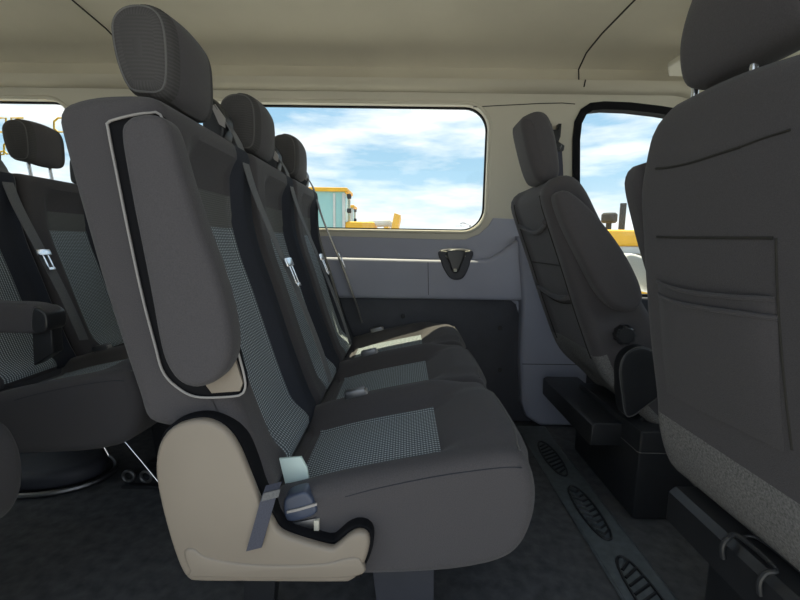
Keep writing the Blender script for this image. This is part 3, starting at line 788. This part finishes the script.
# map pocket: two overlapping panels with soft upper lips
def pocket(zt_pts, th, name):
    ztop = [on_back(u, v, 0) for u, v in zt_pts]
    bot = [on_back(u, v, 0) for u, v in ((667, 392), (700, 410), (745, 432), (784, 452))]
    vs, fs = [], []; nr = 10; tl = catmull([tuple(p) for p in ztop], 18, closed=False); bl = catmull([tuple(p) for p in bot], 18, closed=False)
    for i in range(18):
        for k in range(nr + 1):
            f = k / nr; y = tl[i][1] + (bl[i][1] - tl[i][1]) * f; z = tl[i][2] + (bl[i][2] - tl[i][2]) * f
            e = min(1, 4 * i / 17, 4 * (17 - i) / 17); bulge = th * (1 - f * .9) * (e ** .5)
            vs.append((backx(ppr, z) - .001 - bulge, y, z))
    n1 = len(vs)
    for i in range(18):
        for k in range(nr + 1):
            x, y, z = vs[i * (nr + 1) + k]; vs.append((backx(ppr, z) + .004, y, z - (.004 if k == 0 else 0)))
    for i in range(17):
        for k in range(nr):
            a = i * (nr + 1) + k; fs.append([a, a + 1, a + nr + 2, a + nr + 1]); fs.append([n1 + a, n1 + a + nr + 1, n1 + a + nr + 2, n1 + a + 1])
        a = i * (nr + 1); fs.append([a, a + nr + 1, n1 + a + nr + 1, n1 + a]); a += nr; fs.append([a, n1 + a, n1 + a + nr + 1, a + nr + 1])
    for i in (0, 17):
        for k in range(nr):
            a = i * (nr + 1) + k; fs.append([a, n1 + a, n1 + a + 1, a + 1])
    pk_ = MB().add(vs, fs).build(name, 'fabric', po, smooth=50)
    MB().tube([vs[i * (nr + 1)] for i in range(18)], .004, 8).build('pocket_hem', 'fabric', pk_)
pocket([(658, 281), (670, 286), (700, 293), (740, 297), (776, 299)], .010, 'map_pocket')
pocket([(660, 294), (670, 298), (695, 305), (740, 312), (779, 318)], .017, 'map_pocket')
# headrest and posts
hx0 = atX(683, 88, .60)
hq = [(.575, 1.235), (.560, 1.30), (.565, 1.37), (.585, 1.42), (.62, 1.44), (.655, 1.42), (.67, 1.36), (.672, 1.28), (.655, 1.228), (.61, 1.218)]
q0 = at(680, 83, .845)
sx = q0.x - .568; sz = q0.z - 1.232
hq = [(x + sx, z + sz) for x, z in hq]
hd = MB().pad(hq, .592, .865, .030, n=60, nc=8, nr=6, dome=.006, disp=lambda x, z, nx, nz, c: -.012 * (1 - ss(0, .08, min(c - .575, .865 - c))) * ss(1.25, 1.42, z)).build('headrest', 'fabric', t)
MB().tube([(hq[0][0] + .004 - .002, .585 + .01, hq[0][1] + .01), (hq[0][0] + .004, .82, hq[0][1] + .01)], .001, 5).build('seam', 'seam', hd)
hzb = min(q[1] for q in hq)
for (u, v) in ((694, 94), (753, 67)):
    p = atX(u, v, hq[0][0] + .035)
    po_ = MB().cyl((p.x + .006, p.y, 1.08), (p.x, p.y, hzb + .04), .0065, 16).build('post', 'metal', hd)
    MB().cyl((p.x + .003, p.y, 1.14), (p.x + .002, p.y, 1.183), .016, 16, .004).build('post_sleeve', 'black', po)
# folded-up inboard armrest
aq = xz([(621, 190), (622, 177), (629, 168), (645, 167), (662, 180), (690, 260), (690, 300), (668, 300), (648, 285), (636, 252), (627, 218)], PY1 + .075)
MB().pad(aq, PY1 + .005, PY1 + .075, .022, n=60, nr=5, dome=.004).build('armrest', 'fabric', t)
MB().pad([(.80, .36), (.84, .45), (.98, .475), (1.15, .50), (1.24, .47), (1.25, .40), (1.18, .34), (.9, .32)], PY0 + .01, PY1 - .01, .03, n=60, nr=5, nc=4).build('cushion', 'navy', t)
# seat rail with wire handle, pedestal under it
pz = .335
xr = atX(668, 487, .575).x
p0 = atX(668, 488, .575); p1 = atX(790, 592, .575); pz = (p0.z + p1.z) / 2
rl = MB().pad([(.575, pz - .075), (.575, pz - .012), (.588, pz), (.76, pz), (.76, pz - .075)], .40, p0.y, .006, nr=3).build('rail_cover', 'black', t)
MB().box(.66, .42, .0, 1.18, p0.y - .02, pz - .02, .012).build('pedestal', 'black', t)
a = [on for on in ((.570, 0.680, pz - .035), (.566, 0.680, pz - .012), (.574, 0.680, pz + .004), (.590, 0.677, pz + .010), (.590, 0.605, pz + .010), (.574, 0.602, pz + .004), (.566, 0.602, pz - .012), (.570, 0.602, pz - .035))]
ha = MB().tube(catmull(a, 40, closed=False), .0042, 8).tube(catmull([(.59, 0.677, pz + .008), (.615, .665, pz + .014), (.62, .575, pz + .012), (.63, .55, pz + .002)], 20, closed=False), .0025, 8).build('wire_handle', 'gloss', t)

# ======================================================== SMALLER THINGS
# coat hook on the ledge
p = at(455, 263, WY - .06)
t = thing('coat_hook', 'dark grey coat hook on the blue-grey panel under the side window', 'hook', (p.x, WY - .056, p.z))
yk = WY - .056
hb = MB().pad(xz([(440, 250), (471, 250), (470, 262), (466, 273), (461, 279), (452, 279), (446, 273), (441, 262)], yk), yk - .014, yk, .007, n=50, nr=4).build('base_plate', 'lower', t)
MB().pad(xz([(447, 251), (465, 251), (461, 265), (458, 272), (453, 272), (450, 265)], yk - .03), yk - .045, yk - .010, .008, n=40, nr=4).build('hook_tongue', 'gloss', t)
for pts in (((441, 251), (449, 252), (446, 256), (449, 259)), ((470, 251), (462, 252), (465, 256), (462, 259))):
    MB().tube([at(u, v, yk - .017) for u, v in pts], .0042, 6).build('hook_edge', 'creamp', t)
MB().box(at(455, 270, yk - .04).x - .008, yk - .048, at(455, 271, yk - .046).z - .004, at(455, 270, yk - .04).x + .008, yk - .044, at(455, 270, yk - .046).z + .006, .002).build('hook_tip', 'creamp', t)

# driver's shoulder belt on the pillar
yq = WY - .03
p = at(556, 150, yq)
t = thing('shoulder_belt', 'black shoulder belt and height adjuster on the cream pillar beside the driver headrest', 'seat belt', (p.x, WY, p.z))
adj = MB().pad(xz([(548, 124), (551, 124), (552, 130), (557, 130), (558, 124), (561, 124), (560, 137), (558, 142), (564, 146), (563, 151), (559, 152), (552, 152), (549, 146), (551, 141)], yq), yq - .012, WY - .001, .004, nr=2).build('height_adjuster', 'black', t)
MB().cyl((p.x, yq - .026, at(556, 147, yq).z), (p.x, yq - .006, at(556, 147, yq).z), .018, 20, .004).build('anchor_cap', 'gloss', adj)
MB().ribbon([at(557, 150, yq - .008), at(558, 165, yq - .006), at(559, 190, yq - .004), at(560, 226, yq - .004), at(561, 250, yq - .006)], (1, 0, 0), .046, .002).build('webbing', 'strap', t)

# sun visor / overhead tray edge at the front of the headliner
p = at(675, 65, 1.86)
t = thing('sun_visor', 'cream sun visor folded up beneath the headliner beside the front headrest', 'sun visor', (p.x, 1.86, p.z))
vz = p.z
MB().pad([(p.x - .03, 1.86), (p.x + .03, 1.95), (p.x + .2, 1.95), (p.x + .2, 1.45), (p.x - .01, 1.45)], vz - .012, vz + .012, .008, nr=3, mp=XY).build('visor_panel', 'creamp', t)
MB().tube([(p.x + .12, 1.84, vz), (p.x + .12, 1.83, vz + .03), (p.x + .12, 1.83, vz + .10)], .006, 8).build('visor_arm', 'creamp', t)
# headliner plug and airbag lettering
p = at(566, 42.5, 1.86)
t = tag(MB().pad([(at(566, 43, 1.85).x + .012 * math.cos(a), 1.85 + .007 * math.sin(a)) for a in [2 * PI * k / 20 for k in range(20)]], 1.815, 1.826, .003, nr=2, mp=XY).build('ceiling_plug', 'thread'), 'small dark plug in the cream headliner beside its seam', 'plug')

def text_mesh(body, size, name, m, mw, parent=None, ext=.0006, offset=0):
    cu = bpy.data.curves.new(name, 'FONT'); cu.body = body; cu.size = size; cu.extrude = ext; cu.align_x = 'CENTER'; cu.align_y = 'CENTER'; cu.offset = offset
    tmp = bpy.data.objects.new(name, cu); C.objects.link(tmp); bpy.context.view_layer.update()
    me = bpy.data.meshes.new_from_object(tmp.evaluated_get(bpy.context.evaluated_depsgraph_get()))
    bpy.data.objects.remove(tmp); me.transform(mw); me.materials.clear(); me.materials.append(M[m])
    o = bpy.data.objects.new(name, me); C.objects.link(o)
    if parent: o.parent = parent
    return o
# painted outline characters on the outside of the rear side window, seen from behind
t = thing('window_lettering', 'yellow outlined characters painted on the window behind the double seat', 'lettering', (at(30, 125, WY).x, WY + .053, at(30, 125, WY).z))
def outline_char(u, v, w, h, kind):
    yy = WY + .052
    if kind == 'D': q = [(w, -h), (w, h), (-w * .3, h), (-w, h * .5), (-w, -h * .5), (-w * .3, -h)]
    else: q = [(-w, h), (w, h), (w, h * .55), (-w * .1, h * .55), (w * .2, -h), (-w * .4, -h)]
    MB().tube([(at(u + a, v - b_, yy).x - t.location.x, at(u, v, yy).y - t.location.y, at(u + a, v - b_, yy).z - t.location.z) for a, b_ in q], .0045, 6, closed=True).build('character', 'paint', t, loc=(0, 0, 0))
outline_char(1, 125, 5, 7, 'D'); outline_char(17, 125, 6, 7, '7'); outline_char(60, 125, 6, 7, 'D')
outline_char(8, 148, 4, 6, 'D'); outline_char(2, 153, 2, 1.5, 'D')

# ============================================================== OUTSIDE
def loader(name, label, X, D, ztop, scale=1.0, flip=1, hood_len=1.6):
    """articulated wheel loader; X,D = centre of the cab"""
    t = thing(name, label, 'loader', (X, D, GZ), 'yellow wheel loaders outside')
    k = scale
    def bx(mb, x0, y0, z0, x1, y1, z1, bev=.03):
        a, c = sorted((x0 * flip * k, x1 * flip * k)); mb.box(X + a, D + y0 * k, GZ + z0 * k, X + c, D + y1 * k, GZ + z1 * k, bev); return mb
    top = (ztop - GZ) / k
    cab = bx(MB(), -.55, -.7, 1.5, .6, .7, top - .12).build('cab', 'mglass', t)
    pb = MB()
    for x in (-.58, .58):
        for y in (-.72, .72): bx(pb, x - .05, y - .05, 1.4, x + .05, y + .05, top - .2, .01)
    bx(pb, -.62, -.75, 1.25, .64, .75, 1.55); bx(pb, .2, -.74, 1.5, .28, -.70, top - .2, .01)
    pb.build('cab_frame', 'mgrey', cab)
    bx(MB(), -.68, -.8, top - .14, .72, .8, top, .04).build('cab_roof', 'yellow', t)
    for z in (top - .30, top - .8): bx(MB(), .70, -.82, z - .08, .84, -.6, z + .08, .03).build('work_lamp', 'tyre', t)
    bx(MB(), -2.6, -.75, 1.58, -.55, .75, 1.95, .10).build('engine_hood', 'yellow', t)
    bx(MB(), -2.5, -.70, 1.0, -.55, .70, 1.6, .05).build('engine_bay', 'mgrey', t)
    bx(MB(), -2.4, -.6, .6, 2.0, .6, 1.2, .06).build('chassis', 'mgrey', t)
    bx(MB(), .60, -.7, 1.0, 1.7, .7, top - 1.17, .10).build('front_frame', 'yellow', t)
    for x in (-1.6, 1.35):
        for y in (-1.1, .75):
            xx = X + x * flip * k
            w = MB().cyl((xx, D + y * k, GZ + .72 * k), (xx, D + (y + .4) * k, GZ + .72 * k), .72 * k, 28, .08).build('wheel', 'tyre', t)
            MB().cyl((xx, D + (y - .02) * k, GZ + .72 * k), (xx, D + (y + .42) * k, GZ + .72 * k), .33 * k, 20, .03).build('hub', 'yellow', w)
    bm_ = MB()
    for y in (-.5, .5):
        pts = [(1.0, 2.0), (1.5, 2.30), (2.2, 2.33), (2.5, 2.1)]
        bm_.tube([(X + a * flip * k, D + y * k, GZ + z * k) for a, z in pts], .11 * k, 8)
    bm_.build('boom', 'mgrey', t)
    MB().pad([(X + a * flip * k, GZ + z * k) for a, z in ((2.35, 1.4), (3.2, 1.3), (3.2, 1.4), (2.65, 1.6), (2.55, 2.2), (2.62, 2.55), (2.4, 2.62), (2.3, 2.1))], D - 1.3 * k, D + 1.3 * k, .02, nr=2).build('bucket', 'yellow', t)
    MB().cyl((X - 1.5 * flip * k, D + .2 * k, GZ + 1.9 * k), (X - 1.5 * flip * k, D + .2 * k, GZ + 2.6 * k), .07 * k, 12).build('exhaust', 'tyre', t)
    pre = MB().cyl((X - 1.95 * flip * k, D - .1 * k, GZ + 1.9 * k), (X - 1.95 * flip * k, D - .1 * k, GZ + 2.15 * k), .06 * k, 12)
    pre.cyl((X - 1.95 * flip * k, D - .1 * k, GZ + 2.12 * k), (X - 1.95 * flip * k, D - .1 * k, GZ + 2.35 * k), .17 * k, 16, .04); pre.build('air_cleaner', 'tyre', t)
    return t
a = at(331, 190, 16); loader('wheel_loader', 'wheel loader with yellow cab roof, nearer of the two behind the side window', a.x, 16, a.z, 1.0)
a = at(343, 206, 24); loader('wheel_loader', 'farther yellow wheel loader peeking out behind the nearer cab', a.x, 24, a.z, 1.0)
a = at(622, 222, 10); lo = loader('wheel_loader', 'yellow machine with exhaust stack seen through the driver door window', a.x + 1.6, 10, 2.7, 1.0, 1)

p = at(637, 264, 2.38)
t = thing('door_mirror', 'pale door mirror outside the driver window, low beside the yellow machine', 'mirror', (p.x, 2.38, p.z))
MB().pad(xz([(622, 254), (640, 257), (662, 268), (664, 292), (640, 290), (624, 272)], 2.38), 2.32, 2.46, .02, n=40, nr=4).build('mirror_housing', 'white', t)
MB().tube([(p.x + .05, 2.36, p.z - .06), (p.x + .06, 2.14, p.z - .10)], .02, 10).build('mirror_arm', 'black', t)

# ============================================================= LIGHTING
w = bpy.data.worlds.new('world'); bpy.context.scene.world = w; w.use_nodes = True
nt = w.node_tree; L = nt.links; bg = nt.nodes['Background']
tc = nt.nodes.new('ShaderNodeTexCoord'); mp_ = nt.nodes.new('ShaderNodeMapping'); mp_.inputs['Scale'].default_value = (1.4, 1.4, 6.5)
mp_.inputs['Location'].default_value = (.35, .1, .2)
L.new(tc.outputs['Generated'], mp_.inputs['Vector'])
no = nt.nodes.new('ShaderNodeTexNoise'); no.inputs['Scale'].default_value = 2.4; no.inputs['Detail'].default_value = 6; no.inputs['Roughness'].default_value = .55
L.new(mp_.outputs[0], no.inputs['Vector'])
cr = nt.nodes.new('ShaderNodeValToRGB'); cr.color_ramp.elements[0].position = .40; cr.color_ramp.elements[1].position = .60
L.new(no.outputs['Fac'], cr.inputs[0])
sx_ = nt.nodes.new('ShaderNodeSeparateXYZ'); L.new(tc.outputs['Generated'], sx_.inputs[0])
gr_ = nt.nodes.new('ShaderNodeValToRGB'); L.new(sx_.outputs[2], gr_.inputs[0])
e = gr_.color_ramp.elements; e[0].position = 0; e[0].color = (.74, .84, .90, 1); e[1].position = .5; e[1].color = (.22, .45, .72, 1)
n_ = e.new(.15); n_.color = (.40, .62, .78, 1)
mx = nt.nodes.new('ShaderNodeMix'); mx.data_type = 'RGBA'; mx.inputs[7].default_value = (1.0, 1.0, .99, 1)
L.new(cr.outputs[0], mx.inputs[0]); L.new(gr_.outputs[0], mx.inputs[6]); L.new(mx.outputs[2], bg.inputs['Color'])
bg.inputs['Strength'].default_value = 1.0
sl = bpy.data.lights.new('sun', 'SUN'); sl.energy = 7.5; sl.angle = math.radians(.6); sl.color = (1, .91, .64)
so = bpy.data.objects.new('sun', sl); C.objects.link(so)
el = math.radians(74); so.rotation_euler = Vector((0.05, -math.cos(el), -math.sin(el))).to_track_quat('-Z', 'Y').to_euler()
so.location = (0, 6, 12)

sc_ = bpy.context.scene
sc_.view_settings.view_transform = 'Standard'; sc_.view_settings.look = 'None'
sc_.view_settings.exposure = 0.35; sc_.view_settings.gamma = 1; sc_.view_settings.use_curve_mapping = False
